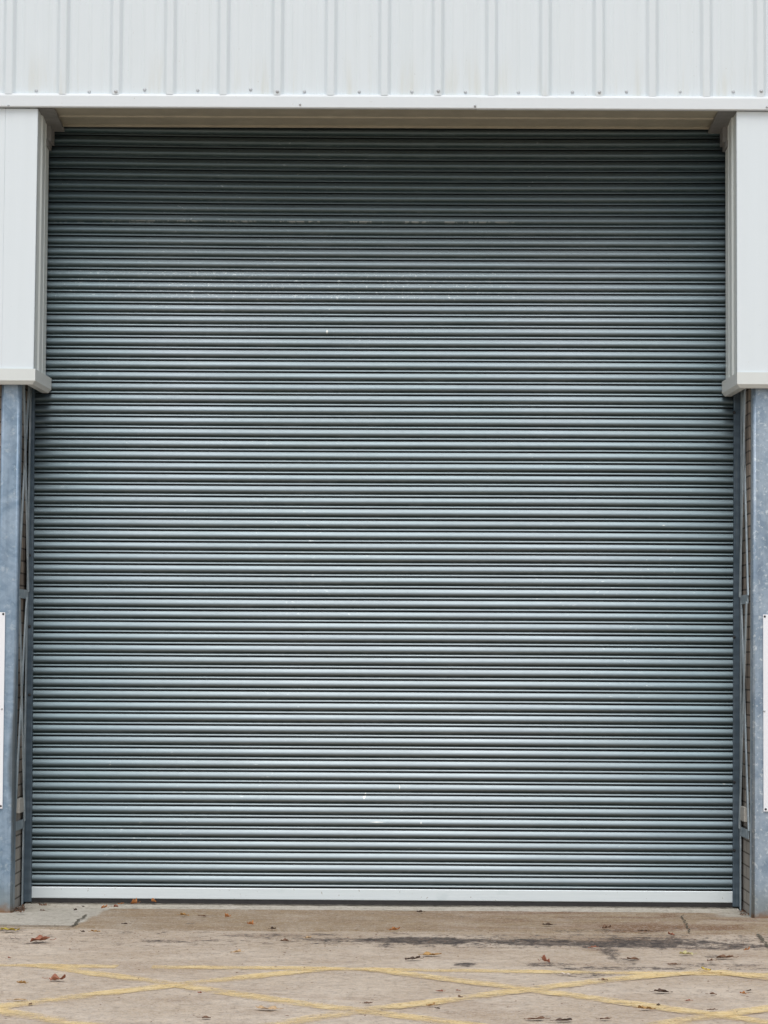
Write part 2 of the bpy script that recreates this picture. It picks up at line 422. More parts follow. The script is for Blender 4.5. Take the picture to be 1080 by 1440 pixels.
# pale threshold slab under the shutter
def col_thr(x, y): return (.02 + .10*max(0, noise.fractal(Vector((x*4, y*4, 1)), 1, 2, 3)), .08, .95)
yt = [YA+.02, YA+.08, YA+.15, YA+.20, YA+.25, -.06, .0, .3]
thr = link_sheet('concrete_threshold', grid_sheet(frange(-2.33, 2.33, .04), yt, lambda x, y: .002 + .028*min(1, max(0, (y-YA-.02)/.25)), col_thr, 't',
      lambda x, y, j: y + (.018*noise.noise(Vector((x*5, 3, 0))) + .03*noise.noise(Vector((x*.8, 3, 0))) if j == 0 else 0)), M_ground)

# box-junction lines
def paint(bm, pts, w=.155):
    lay = bm.verts.layers.float.get('edge') or bm.verts.layers.float.new('edge')
    P = []
    for a, b in zip(pts, pts[1:]):
        A, B = PG(*a, .0022), PG(*b, .0022); k = max(2, int((B-A).length/.08))
        P += [A.lerp(B, i/k) for i in range(k)]
    P.append(PG(*pts[-1], .0022))
    prev = None
    for i, p in enumerate(P):
        d = (P[min(i+1, len(P)-1)]-P[max(i-1, 0)]).normalized(); s = Vector((-d.y, d.x, 0))
        ring = []
        for t, e in ((-1, 1), (-.75, .25), (0, 0), (.75, .25), (1, 1)):
            v = bm.verts.new(p + s*(t*w*.62*(1+.12*noise.noise(Vector((p.x*9, p.y*9, t)))))); v[lay] = e; ring.append(v)
        if prev:
            for q in range(4): bm.faces.new((prev[q], ring[q], ring[q+1], prev[q+1]))
        prev = ring
LINES = [[(-60, 1356), (165, 1359)], [(213, 1360), (400, 1361), (740, 1366), (1140, 1371)],
         [(45, 1356), (237, 1383), (400, 1408), (514, 1422), (700, 1446)],
         [(470, 1361), (237, 1386), (-30, 1419)], [(-30, 1417), (111, 1440), (180, 1451)],
         [(510, 1362), (740, 1391), (784, 1397), (1006, 1428), (1120, 1444)],
         [(360, 1446), (503, 1422), (599, 1411), (740, 1392), (858, 1378), (1002, 1365)],
         [(890, 1448), (1006, 1428), (1110, 1415)], [(1002, 1366), (1110, 1380)]]
for k, L in enumerate(LINES):
    bm = bmesh.new(); paint(bm, [(a, b) for a, b in L])
    for v in bm.verts: v.co.z += .0005*k
    me = bpy.data.meshes.new('road_marking'); bm.to_mesh(me); bm.free()
    o = bpy.data.objects.new('road_marking', me); COL.objects.link(o); me.materials.append(M_line); o['kind'] = 'structure'
    if o.data.polygons[0].normal.z < 0: me.flip_normals()
# cracks and joints
def crack(pts, w, z=.011):
    bm = bmesh.new(); P = []
    for a, b in zip(pts, pts[1:]):
        A, B = PG(*a, z), PG(*b, z); k = max(2, int((B-A).length/.03))
        P += [A.lerp(B, i/k) for i in range(k)]
    P.append(PG(*pts[-1], z)); prev = None
    for i, p in enumerate(P):
        d = (P[min(i+1, len(P)-1)]-P[max(i-1, 0)]).normalized(); s = Vector((-d.y, d.x, 0))
        p = p + s*.02*noise.noise(p*9); ww = w*(.6+.8*abs(noise.noise(p*14)))
        a, b = bm.verts.new(p+s*ww), bm.verts.new(p-s*ww)
        if prev: bm.faces.new((prev[0], a, b, prev[1]))
        prev = (a, b)
    link_sheet('ground_crack', bm, M_crack)
crack([(121, 1286), (114, 1291), (103, 1302)], .012)
crack([(103, 1302), (60, 1301), (-20, 1300)], .016)
crack([(958, 1286), (965, 1300), (969, 1311)], .006)
crack([(1066, 1313), (1076, 1325), (1084, 1334)], .012)
crack([(640, 1270+12), (540, 1280)], .006)

# ------------------------------------------------------------------ roller shutter
Z1 = 3.3757
ZR = PY(45, 1245.3).z                         # top of bottom rail (left), used for the joint rhythm
PITCHZ = (Z1-ZR)/43
WI = 2.303
prof = [(.000, -.008), (.010, -.005), (.022, .0005), (.045, .0030), (.10, .0053), (.18, .0091), (.26, .0122), (.34, .0145), (.40, .0157), (.455, .0160),
        (.52, .0150), (.60, .0120), (.68, .0078), (.725, .0035), (.752, .0022), (.768, .0048), (.800, .0064), (.850, .0084), (.890, .0095), (.912, .0085), (.930, .002), (.942, -.008)]
shutter = thing('roller_shutter', 'large closed grey steel roller shutter with white bottom rail', 'roller shutter', (0, 0, 0))
bm = bmesh.new(); shade_lay = bm.verts.layers.float.new('slat_shade')  # vertex mask: painted shade below each slat's bulge, plus dark joints
ztop = PY(540, 150).z; nsl = int((ztop-ZR)/PITCHZ)+1
xs = frange(-WI-.03, WI+.03, .115)
for s in range(nsl):
    z_hi = ZR + (s+1)*PITCHZ
    ph = random.random()*20; off = random.uniform(-.0012, .0012); tilt = random.uniform(-.018, .018)
    rows = []
    for (t, b) in prof:
        r = []; shade = max(0, min(1, (t-.50)/.12))*max(0, min(1, (.765-t)/.02)) + (t > .935 or t < .02)*.8
        for x in xs:
            wob = .0016*noise.noise(Vector((x*.9, ph, 0))) + .004*noise.noise(Vector((x*.5, z_hi*.6, 9)))
            zz = .0030*noise.noise(Vector((x*.35, z_hi*.35, 4))) + .0006*noise.noise(Vector((x*1.1, ph, 3)))
            zz -= .016*math.exp(-max(0, 5.02-z_hi)/.75)*max(0, 1-((x-.5)/2.6)**2)
            bb = b + off + tilt*(t-.45)*.0762*.6
            bb *= 1 + .03*noise.noise(Vector((x*.7, ph, 5)))
            v = bm.verts.new((x, -bb - wob, z_hi - t*PITCHZ + zz)); v[shade_lay] = shade; r.append(v)
        rows.append(r)
    for a, b in zip(rows, rows[1:]):
        for i in range(len(xs)-1): bm.faces.new((a[i], b[i], b[i+1], a[i+1]))
me = bpy.data.meshes.new('curtain'); bm.to_mesh(me); bm.free()
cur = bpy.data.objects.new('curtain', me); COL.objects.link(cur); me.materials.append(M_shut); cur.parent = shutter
for p in me.polygons: p.use_smooth = True
# bottom rail + rubber
bm = bmesh.new()
zt, zb = ZR-.006, .052
hexa(bm, [(-WI-.01, y, z) for y, z in ((-.014, zt), (-.016, zt-.004), (-.016, zb+.004), (-.012, zb), (.02, zb), (.02, zt))],
     [(WI+.01, y, z) for y, z in ((-.014, zt), (-.016, zt-.004), (-.016, zb+.004), (-.012, zb), (.02, zb), (.02, zt))])
rail = link('bottom_rail', bm, M_rail, shutter)
bm = bmesh.new(); box(bm, -WI-.005, WI+.005, -.010, .018, .018, .0515)
link('rubber_seal', bm, M_rubber, shutter)
# dark liner behind so joints read black
bm = bmesh.new(); box(bm, -2.6, 2.6, .03, .05, .0, 5.6)
link('curtain_backing', bm, M_backwall, shutter)
# guide rails
def guide(side):
    t = thing  # (kept as a part of the shutter)
    bm = bmesh.new()
    if side < 0: it, ib, ot, ob = PY(49.5, 500).x, PY(45.2, 1262).x, PY(43.2, 500).x, PY(33.2, 1262).x
    else: it, ib, ot, ob = PY(1031.5, 500).x, PY(1029.5, 1262).x, PY(1040.6, 500).x, PY(1039.7, 1262).x
    zt, zb = 3.9, .03
    yf, yb = -.040, .03
    e = .008*side
    hexa(bm, [(ib, yf+.004, zb), (ib+e, yf, zb), (ob-e, yf, zb), (ob, yf+.004, zb), (ob, yb, zb), (ib, yb, zb)],
         [(it, yf+.004, zt), (it+e*.5, yf, zt), (ot-e*.5, yf, zt), (ot, yf+.004, zt), (ot, yb, zt), (it, yb, zt)])
    g = link('guide_rail', bm, M_guide, shutter)
    for py in ((781, 881, 977) if side < 0 else (896, 1100, 1196, 580)):
        p = PY(41.5 if side < 0 else 1032.5, py, yf); b2 = bmesh.new(); disc(b2, p, .008, .010)
        link('bolt', b2, M_dark, g)
    return g
guide(-1); guide(1)

# ------------------------------------------------------------------ building front
YF = -.5716                                   # face of the casings
bld = thing('warehouse_front', 'white ribbed metal cladding and boxed casings framing the shutter opening', 'building facade', (0, 0, 5.18))
zs = 5.1777
YC = YF - .004
ZB = PY(540, 135.5, YC).z
# ribbed sheet
ribs_px = [14, 89.5, 164, 240, 315, 391, 466, 541.5, 616.5, 692, 767.5, 843, 918, 994, 1069.5]
rx = [PY(p - 1, 130, YC).x for p in ribs_px]
rp = (rx[-1]-rx[0])/(len(rx)-1)
rx = [rx[0]-rp*k for k in range(16, 0, -1)] + rx + [rx[-1]+rp*k for k in range(1, 17)]
pr = []                                       # (x, out)
for i, x in enumerate(rx):
    pr += [(x-.052, 0), (x-.042, .003), (x-.024, .025), (x-.018, .029), (x+.018, .029), (x+.024, .025), (x+.042, .003), (x+.052, 0)]
    if i < len(rx)-1:
        for q in (.25, .5, .75):
            c = x + rp*q; pr += [(c-.010, 0), (c-.006, .0016), (c+.006, .0016), (c+.010, 0)]
bm = bmesh.new(); prev = None
zrows = [ZB, ZB+.4, ZB+1.0, 8.5]
for z in zrows:
    row = [bm.verts.new((x, YC-o-.0012*noise.noise(Vector((x*2, z*2, 0))), z)) for x, o in pr]
    if prev:
        for i in range(len(row)-1): bm.faces.new((prev[i], prev[i+1], row[i+1], row[i]))
    prev = row
clad = link('cladding_sheet', bm, M_clad, bld)
# fixings
def screw(px, py, Y, parent, r=.0085, m=None):
    b = bmesh.new(); disc(b, PY(px, py, Y), r, .010); return link('screw', b, m or M_screw, parent, True)
for px, py in ((51, 129.5), (125.5, 131), (203.5, 128), (278, 129), (352.5, 128), (428, 131), (505, 131), (579, 131), (654.5, 131.5), (729, 132), (805, 131.5), (881, 131), (956, 131), (1031, 131)):
    screw(px, py-1.8, YC, clad)
for px, py in ((163, 130), (390, 130), (616.5, 129.5), (843, 131), (1070.5, 129.5)):
    screw(px, py-1.5, YC-.029, clad)
for px, py in ((156, 101),): screw(px, py, YC, clad, .005)
# drip flashing (two lapped lengths)
def flash(x0, x1, dz=0., dy=0.):
    y0 = YC-.030-dy
    sec = [(YC+.004, ZB+.012+dz), (y0+.006, ZB+.004+dz), (y0, ZB-.010+dz), (y0, zs-.006+dz), (y0+.006, zs-.012+dz), (YC+.03, zs-.006+dz), (YC+.03, ZB+.012+dz)]
    b = bmesh.new(); hexa(b, [(x0, y, z) for y, z in sec], [(x1, y, z) for y, z in sec]); return b, y0
xj = PY(671, 147, YC-.03).x
b, y0 = flash(-8, xj+.03); fl = link('drip_flashing', b, M_flash, bld)
b, y1 = flash(xj, 8, -.002, .003); fl2 = link('drip_flashing', b, M_flash, bld)
for px, py in ((12, 148.5), (422, 147)): screw(px, py, y0, fl, .006)
for px, py in ((668, 149), (1078.5, 150.5)): screw(px, py, y1, fl2, .006)
# soffit of the head reveal: two trays with a step
xl, xr = -2.30, 2.32
b = bmesh.new()
yy = YF+.02; ym = YF+.27
sec = [(yy, zs+.02), (yy, zs-.001), (ym-.006, zs-.001), (ym, zs-.010), (ym+.008, zs-.010), (ym+.012, zs-.002), (-.03, zs-.002), (-.03, zs-.016), (-.024, zs-.016), (-.024, zs+.02)]
hexa(b, [(xl, y, z) for y, z in sec], [(xr, y, z) for y, z in sec])
link('soffit_tray', b, M_soffit, bld)
b = bmesh.new(); box(b, -8, 8, YC+.035, .5, zs+.025, 8.4); link('wall_core', b, M_dark, bld)
# casings left and right
def casing(side):
    zc = 3.47158
    b = bmesh.new()
    if side < 0:
        xft, xfb, xb = PY(53.3, 155, YF).x, PY(47.0, 515, YF).x, PY(65.6, 400, -.06).x
        seam = PY(5.5, 300, YF).x
    else:
        xft, xfb, xb = PY(1035.8, 155, YF).x, PY(1036.7, 522, YF).x, PY(1020.8, 400, -.06).x
        seam = PY(1095, 300, YF).x
    far = side*8
    # front skin: main panel and the neighbour beyond the seam
    hexa(b, [(xfb, YF, zc), (seam, YF, zc), (seam, YF+.03, zc), (xfb, YF+.03, zc)],
         [(xft, YF, zs-.015), (seam, YF, zs-.015), (seam, YF+.03, zs-.015), (xft, YF+.03, zs-.015)], .0025)
    c = link('side_casing', b, M_case, bld)
    b = bmesh.new(); s2 = seam+side*.0008
    hexa(b, [(s2, YF+.002, zc), (far, YF+.002, zc), (far, YF+.03, zc), (s2, YF+.03, zc)],
         [(s2, YF+.002, zs-.015), (far, YF+.002, zs-.015), (far, YF+.03, zs-.015), (s2, YF+.03, zs-.015)])
    link('casing_panel', b, M_case, c)
    # reveal lining, folded
    b = bmesh.new(); o = -side
    def X(base, back, t): return base+(back-base)*t
    fold = [(YF+.031, .00), (-.42, .00), (-.405, .010), (-.27, .008), (-.265, .0), (-.25, .0), (-.245, .008), (-.06, .002)]
    pts = []
    ztop_ = zs-.02
    for (y, d) in fold:
        t = (y-YF)/(-.06-YF)
        pts.append(((X(xfb, xb, t)+o*d, y, zc), (X(xft, xb, t)+o*d, y, ztop_)))
    pr_ = None
    for lo, hi in pts:
        v = (b.verts.new(lo), b.verts.new(hi))
        if pr_: b.faces.new((pr_[0], v[0], v[1], pr_[1]))
        pr_ = v
    # back closing leg
    l = [(xb+o*.002, -.06), (xb-o*.05, -.06)]
    v = (b.verts.new((l[1][0], -.058, zc)), b.verts.new((l[1][0], -.058, ztop_)))
    b.faces.new((pr_[0], v[0], v[1], pr_[1]))
    link('reveal_lining', b, M_reveal, c)
    # bottom drip trim swept round the corner with a chamfered lip
    zt = zc+.0; hgt = .088
    if side < 0: pc = PY(49.6, 519, YF-.012); pb = PY(72.3, 538, -.03)
    else: pc = PY(1036.6, 525, YF-.012); pb = PY(1015.2, 543, -.03)
    def sec2(out):  # (outward distance, z)
        return [(-.06, zt+.002), (0, zt+.002), (0, zt-hgt+.014), (-.020, zt-hgt-.008), (-.060, zt-hgt-.008)]
    b = bmesh.new(); loops = []
    dx = pb.x-pc.x; dy = pb.y-pc.y
    for (x, y, ox, oy) in ((far, pc.y, 0, -1), (pc.x, pc.y, o, -1), (pb.x, pb.y, o, 0)):
        loops.append([b.verts.new((x+ox*d, y+oy*d, z)) for d, z in sec2(0)])
    for A, B in zip(loops, loops[1:]):
        for i in range(len(A)): b.faces.new((A[i], A[(i+1) % len(A)], B[(i+1) % len(A)], B[i]))
    b.faces.new(loops[0]); b.faces.new(loops[-1])
    link('casing_bottom_trim', b, M_trim, c)
    b = bmesh.new(); xa_, xb_ = sorted((far, xfb-o*.04))
    box(b, xa_, xb_, YF+.05, -.07, zc-.02, zc+.03); link('casing_underside', b, M_dark, c)
    # dark cranked plates in the top corner
    b = bmesh.new()
    def pl(pts):
        lo = [Vector(p) for p in pts]; hexa(b, lo, [p+Vector((0, 0, .010)) for p in lo])
    if side < 0:
        q = [PY(52, 152.5, YF+.01), PY(76, 152.5, YF+.01), PY(90.5, 185.5, -.06), PY(69.5, 185, -.06)]
        r = [PY(53, 176, YF+.1), PY(70.5, 184, -.07), PY(70, 200, -.045), PY(66, 205, -.045), PY(56, 190, YF+.15)]
    else:
        q = [PY(1037, 155, YF+.01), PY(1011, 154.5, YF+.01), PY(996, 188, -.06), PY(1018, 188, -.06)]
        r = [PY(1036, 178, YF+.1), PY(1016.5, 187, -.07), PY(1016.5, 204, -.045), PY(1021, 207, -.045), PY(1031, 192, YF+.15)]
    hexa(b, q, [p+Vector((0, .02, .02)) for p in q]); x0_, x1_ = sorted((xb-o*.03, xb+o*.036)); box(b, x0_, x1_, -.20, -.045, r[3].z, q[3].z+.03)
    x0_, x1_ = sorted((xb-o*.03, xb+o*.020)); box(b, x0_, x1_, -.22, -.055, r[3].z-.035, r[3].z+.01)
    link('corner_plate', b, M_corner, c)
    return c
casing(-1); casing(1)

# ------------------------------------------------------------------ brick piers, columns, bracing
def side_group(side):
    word = 'left' if side < 0 else 'right'
    if side < 0: xw = PY(33.0, 1262).x-.014
    else: xw = PY(1040.5, 1262).x+.014
    b = bmesh.new(); x0, x1 = sorted((xw, xw+side*.16)); box(b, x0, x1, -.40, .35, -.05, 4.0)
    x0, x1 = sorted((xw+side*.162, side*8)); box(b, x0, x1, .05, .35, -.05, 4.0)
    tag(link('brick_wall', b, M_brick), 'grey brown block wall behind the %s steel column' % word, 'brick wall', 'block walls beside the shutter')
    # column (rounded hollow section)
    yf, yb = -.50, -.405
    if side < 0: et, eb, ft = PY(28.7, 560, yf), PY(17.8, 1283, yf), PY(1.5, 560, yf)
    else: et, eb, ft = PY(1058.8, 560, yf), PY(1057.3, 1288, yf), PY(1058.8+27.5, 560, yf)
    w = abs(et.x-ft.x)
    col = thing('steel_column', 'galvanised steel column standing %s of the shutter, %s' % (word, 'smooth blue grey with dark water stain' if side < 0 else 'mottled with pale zinc blotches'), 'steel column',
                (eb.x+side*w/2, yf, 0), 'galvanised columns beside the shutter')
    def loop(xe, z):
        pts = []; r = .018
        for (cx, cy, a0) in ((w-r, r, -90), (w-r, yb-yf-r, 0), (r, yb-yf-r, 90), (r, r, 180)):
            for k in range(5):
                a = math.radians(a0+k*22.5); pts.append((xe+side*(cx+r*math.cos(a)), yf+cy+r*math.sin(a), z))
        return pts
    b = bmesh.new()
    k = (et.x-eb.x)/(et.z-eb.z); hexa(b, loop(eb.x-k*eb.z, -.03), loop(eb.x+k*4.0, 4.0))
    post = link('post', b, M_colL if side < 0 else M_colR, col)
    for p in post.data.polygons: p.use_smooth = len(p.vertices) == 4 and p.area < .2
    # thin edge angle of the column towards the door
    if side < 0: a_t, a_b = PY(30.3, 600, -.43).x, PY(19.6, 1275, -.43).x
    else: a_t, a_b = PY(1056.5, 600, -.43).x, PY(1054.6, 1285, -.43).x
    zt_, zb_ = PY(540, 600, -.43).z, 0
    b = bmesh.new(); o = -side
    def at(z): return a_b+(a_t-a_b)*z/zt_
    hexa(b, [(at(0), -.445, 0), (at(0)+side*.03, -.445, 0), (at(0)+side*.03, -.41, 0), (at(0), -.41, 0)],
         [(at(4), -.445, 4), (at(4)+side*.03, -.445, 4), (at(4)+side*.03, -.41, 4), (at(4), -.41, 4)])
    link('edge_angle', b, M_brace, col)
    # inner chord, against the guide rail
    if side < 0: c_t, c_b = PY(42.5, 600, -.06).x, PY(31.6, 1262, -.06).x
    else: c_t, c_b = PY(1042.2, 600, -.06).x, PY(1040.8, 1262, -.06).x
    zt2 = PY(540, 600, -.06).z
    def ct(z): return c_b+(c_t-c_b)*z/zt2
    b = bmesh.new()
    hexa(b, [(ct(0)-.004, -.08, .0), (ct(0)+.004, -.08, .0), (ct(0)+.004, -.045, .0), (ct(0)-.004, -.045, .0)],
         [(ct(4)-.004, -.08, 4), (ct(4)+.004, -.08, 4), (ct(4)+.004, -.045, 4), (ct(4)-.004, -.045, 4)])
    link('inner_chord', b, M_brace, col)
    # struts and crossed flats
    def inner(z): return Vector((ct(z), -.085, z))
    def outer(z): return Vector((xw-side*.010, -.395, z))
    zz = [PY(540, 838+(2 if side > 0 else 0), -.25).z, PY(540, 1164+(4 if side > 0 else 0), -.25).z]
    for z in zz:
        b = bmesh.new(); bar(b, inner(z), outer(z), .058, .006, (0, 0, 1)); link('strut', b, M_brace, col)
    bays = [(zz[0]+1.60, zz[0]+.02), (zz[0]-.02, zz[1]+.02)]
    for hi, lo in bays:
        for A, B, dx in ((inner(hi), outer(lo), 0), (outer(hi), inner(lo), o*.010)):
            b = bmesh.new(); A = A+Vector((dx, 0, 0)); B = B+Vector((dx, 0, 0)); bar(b, A, B, .030, .010, (0, 1, .2)); link('brace', b, M_brace, col)
    # sign board
    ys = -.512
    if side < 0: p0, p1 = PY(7.2, 861, ys), PY(3.4, 1137, ys); wd = -.45
    else: p0, p1 = PY(1073.2, 864, ys), PY(1073.8, 1141, ys); wd = .45
    xe = (p0.x+p1.x)/2
    s = thing('sign_board', 'tall blank white board screwed to the %s steel column' % word, 'sign board', (xe+wd/2, ys, p1.z), 'white boards on the columns')
    b = bmesh.new(); pts = [(p1.x, p1.z), (p0.x, p0.z), (p0.x+wd, p0.z), (p1.x+wd, p1.z)]
    hexa(b, [(x, ys, z) for x, z in pts], [(x, ys+.004, z) for x, z in pts]); link('panel', b, M_sign, s)
    for (px, py) in (((4.6, 863.5), (2.6, 997), (1, 1133.5)) if side < 0 else ((1075.5, 867), (1074.8, 1000), (1076.8, 1138))):
        bb = bmesh.new(); disc(bb, PY(px, py, ys), .0055, .006); link('screw', bb, M_dark if py < 990 or py > 1100 else M_screw, s)
    for i, q in enumerate(((.06, 864), (.06, 1134))):
        pass
    # pale box fixed on the brick return
    if side < 0: q0, q1 = PY(27.5, 1122, -.16), PY(33.3, 1142, -.16)
    else: q0, q1 = PY(1042.5, 1134, -.16), PY(1049.5, 1154, -.16)
    b = bmesh.new(); x0 = xw-side*.026
    xa, xb = sorted((xw, x0)); box(b, xa, xb, -.30, -.12, q1.z, q0.z, .003)
    tag(link('junction_box', b, M_sensor), 'small pale plastic box on the %s brick return beside the shutter' % word, 'junction box', 'pale boxes on the brick returns')
side_group(-1); side_group(1)
# dark interior behind
# moss and grit wedge at the right column foot
# ------------------------------------------------------------------ leaves
def leaf_mesh(w, d, h, lobes, seed, stem=True):
    rnd = random.Random(seed); bm = bmesh.new(); n = 36; rings = 5
    ph = rnd.random()*6
    ctr = bm.verts.new((0, 0, 0)); prev = None; R = []
    kx = rnd.uniform(.7, 1.3); roll = rnd.uniform(.4, 1.0); side = rnd.choice((-1, 1))
    for k in range(1, rings+1):
        t = k/rings; ring = []
        for i in range(n):
            a = 2*math.pi*i/n
            e = 1 - .30*(.5-.5*math.cos(lobes*a+ph))**1.5*t - .07*rnd.random()*(t > .9) - .05*math.sin(2*a+ph)
            x = math.cos(a)*e*t; y = math.sin(a)*e*t*(.75+.25*math.cos(a))
            z = (abs(y)**1.6*roll + .35*max(0, x*side)**2*kx + .16*math.sin(5*a+ph)*t*t + .10*noise.noise(Vector((x*3, y*3, seed))))
            ring.append([x, y, z])
        R.append(ring)
    zs_ = [p[2] for r in R for p in r]; z0, z1 = min(zs_+[0]), max(zs_)
    s = h/(z1-z0)
    vr = [[bm.verts.new((p[0]*w/2, p[1]*d/2, (p[2]-z0)*s)) for p in r] for r in R]
    ctr.co.z = -z0*s
    for i in range(n): bm.faces.new((ctr, vr[0][i], vr[0][(i+1) % n]))
    for a, b in zip(vr, vr[1:]):
        for i in range(n): bm.faces.new((a[i], b[i], b[(i+1) % n], a[(i+1) % n]))
    if stem:
        p0 = Vector((w*.45, 0, h*.35)); p1 = Vector((w*.62, d*.06, h*.25)); p2 = Vector((w*.74, d*.15, h*.5))
        for a, b in ((p0, p1), (p1, p2)):
            bar(bm, a, b, max(.0018, w*.02), max(.0018, w*.02), (0, 0, 1))
    return bm
# x, y (foot), width px, height px, colour, label
LEAVES = [
 (55, 1325, 31, 9, 'red', 'red brown curled leaf with raised stalk near the left column foot', 3),
 (80, 1379, 28, 9, 'red', 'large red brown curled leaf between the yellow lines at far left', 2),
 (30, 1384, 13, 5, 'ochre', 'small ochre brown leaf left of the large red brown leaf', 2),
 (14, 1309, 27, 5, 'yellow', 'bright yellow leaf on concrete at the left picture edge', 4),
 (188, 1272, 12, 9, 'orange', 'plump orange leaf standing against the left part of the shutter rail', 2),
 (216, 1269, 9, 6, 'orange', 'small orange leaf under the shutter rail right of the plump orange leaf', 2),
 (146, 1278, 10, 6, 'orange', 'round pale orange leaf on the threshold left of the plump orange leaf', 3),
 (163, 1276, 10, 4, 'red', 'thin dark red leaf between two orange leaves on the threshold', 2),
 (170, 1272, 9, 3, 'orange', 'thin orange sliver of leaf touching the shutter seal', 2),
 (106, 1281, 6, 4, 'dark', 'tiny dark brown leaf crumb on the grey concrete patch', 2),
 (61, 1274, 14, 4, 'brown', 'flat brown leaf by the foot of the left guide rail', 3),
 (60, 1281, 8, 2.5, 'brown', 'little brown leaf piece just below the flat brown leaf by the guide rail', 2),
 (117, 1276, 4, 3, 'dark', 'tiny dark crumb near the crack in the grey concrete', 2),
 (28, 1280, 16, 5, 'dark', 'blackened leaf litter wedged beside the left column foot', 4),
 (175, 1300, 11, 2.5, 'dark', 'thin dark leaf lying on tan concrete below the plump orange leaf', 0),
 (134, 1311, 14, 4, 'ochre', 'orange brown leaf at the apron edge near the grey patch corner', 3),
 (116, 1311, 6, 3, 'dark', 'small black leaf left of the orange brown leaf at the apron edge', 2),
 (259, 1288, 14, 5, 'ochre', 'light orange leaf with brown tip on tan concrete, leftmost of three', 3),
 (284, 1289, 12, 2.5, 'brown', 'flat brown leaf between two orange leaves on tan concrete', 2),
 (320, 1290, 9, 6, 'orange', 'orange and red folded leaf on tan concrete', 3),
 (352, 1301, 10, 7, 'orange', 'golden orange leaf with dark corner on tan concrete', 3),
 (384, 1307, 10, 4, 'dark', 'black curled leaf right of the golden orange leaf', 2),
 (332, 1340, 16, 5, 'tan', 'tan leaf with two dark ends on asphalt above the yellow line', 3),
 (434, 1320, 10, 4, 'tan', 'small cream leaf on the dark stained strip', 3),
 (400, 1324, 14, 4, 'brown', 'crumpled brown leaf on the rough strip left of the cream leaf', 3),
 (555, 1309, 15, 6, 'orange', 'red orange leaf on tan concrete above the black stain', 4),
 (580, 1350, 23, 6, 'dark', 'long dark curled leaf in the middle of the asphalt', 2),
 (608, 1344, 28, 5, 'ochre', 'long tan orange leaf right of the dark curled leaf', 2),
 (374, 1420, 32, 5, 'tan', 'long pale tan leaf below the left yellow crossing', 4),
 (290, 1432, 18, 3, 'brown', 'flat brown leaf near the bottom edge left of the pale tan leaf', 2),
 (606, 1415, 13, 5, 'ochre', 'orange tan leaf on the yellow line at bottom centre', 3),
 (647, 1403, 8, 4, 'brown', 'little dark red brown leaf above the yellow line at centre', 3),
 (618, 1395, 11, 3, 'red', 'little pinkish red leaf left of the dark red brown one', 3),
 (644, 1394, 8, 2.5, 'red', 'tiny red leaf right of the pinkish red leaf', 3),
 (615, 1419, 8, 3, 'dark', 'tiny black leaf just below the orange tan leaf', 2),
 (518, 1412, 12, 3, 'brown', 'thin brown leaf above the middle yellow crossing', 2),
 (590, 1283, 12, 3, 'dark', 'small dark leaf on concrete close to the middle of the shutter rail', 2),
 (767, 1354, 14, 11, 'red', 'upright red brown leaf standing in a damp patch', 5),
 (770, 1301, 17, 3, 'dark', 'dark split leaf on tan concrete right of centre', 3),
 (853, 1306, 13, 6, 'brown', 'dark brown leaf with raised tip on tan concrete', 2),
 (904, 1310, 15, 2.5, 'dark', 'thin dark leaf along the apron edge at right', 2),
 (944, 1316, 9, 6, 'red', 'red brown leaf tilted up on the black stain at right', 2),
 (833, 1333, 13, 3, 'red', 'thin red leaf on the black stained strip', 2),
 (796, 1371, 16, 3, 'pale', 'pale whitish leaf just below the yellow line', 2),
 (964, 1343, 22, 6, 'lime', 'pale yellow green leaf on dark ground at right', 3),
 (993, 1365, 14, 5, 'yellow', 'yellow leaf lying on the yellow line at right', 2),
 (1050, 1337, 9, 6, 'orange', 'orange leaf at the right end of the black stain', 3),
 (933, 1396, 26, 5, 'dark', 'long dark brown leaf with raised middle at right', 4),
 (1045, 1398, 11, 4, 'orange', 'small bright red orange leaf near the right edge', 3),
 (1003, 1399, 14, 3, 'brown', 'thin brown leaf left of the small bright red orange leaf', 2),
 (1053, 1394, 8, 2.5, 'dark', 'small dark leaf just above the small bright red orange leaf', 2),
 (910, 1420, 25, 6, 'ochre', 'orange tan leaf on the yellow line at bottom right', 4),
 (752, 1434, 30, 4, 'brown', 'flat red brown leaf at the bottom edge right of centre', 3),
 (794, 1436, 28, 4, 'dark', 'flat dark leaf at the bottom edge beside the red brown one', 3),
 (1018, 1348, 28, 5, 'brown', 'dark brown leaf with ragged ends beside the black stain at right', 3),
 (891, 1350, 23, 4, 'brown', 'flat dark brown leaf below the vertical black stain', 2),
 (999, 1352, 12, 4, 'brown', 'small brown leaf left of the ragged dark brown leaf', 2),
 (28, 1407, 24, 3, 'tan', 'faded tan leaf flat on the yellow diagonal at far left', 4),
 (42, 1413, 7, 2.5, 'brown', 'small brown leaf piece right below the faded tan leaf', 2),
 (926, 1414, 8, 2.5, 'dark', 'tiny dark leaf above the orange tan leaf at bottom right', 2),
 (967, 1408, 10, 2.5, 'red', 'small flat red leaf between the two yellow diagonals at right', 2),
 (850, 1379, 12, 3, 'brown', 'little brown leaf on the yellow diagonal below the damp patch', 2),
 (1000, 1421, 12, 3, 'brown', 'little brown leaf above the rightmost yellow crossing', 2),
 (13, 1348, 6, 2.5, 'red', 'tiny red crumb above the yellow line at far left', 2),
 (281, 1397, 7, 3, 'red', 'tiny pinkish red leaf near the left yellow crossing', 2),
 (852, 1422+12, 18, 3, 'brown', 'flat brown leaf between the bottom yellow lines at right', 2),
 (946, 1357, 16, 3, 'brown', 'brown leaf just above the yellow line left of the yellow leaf', 2),
]
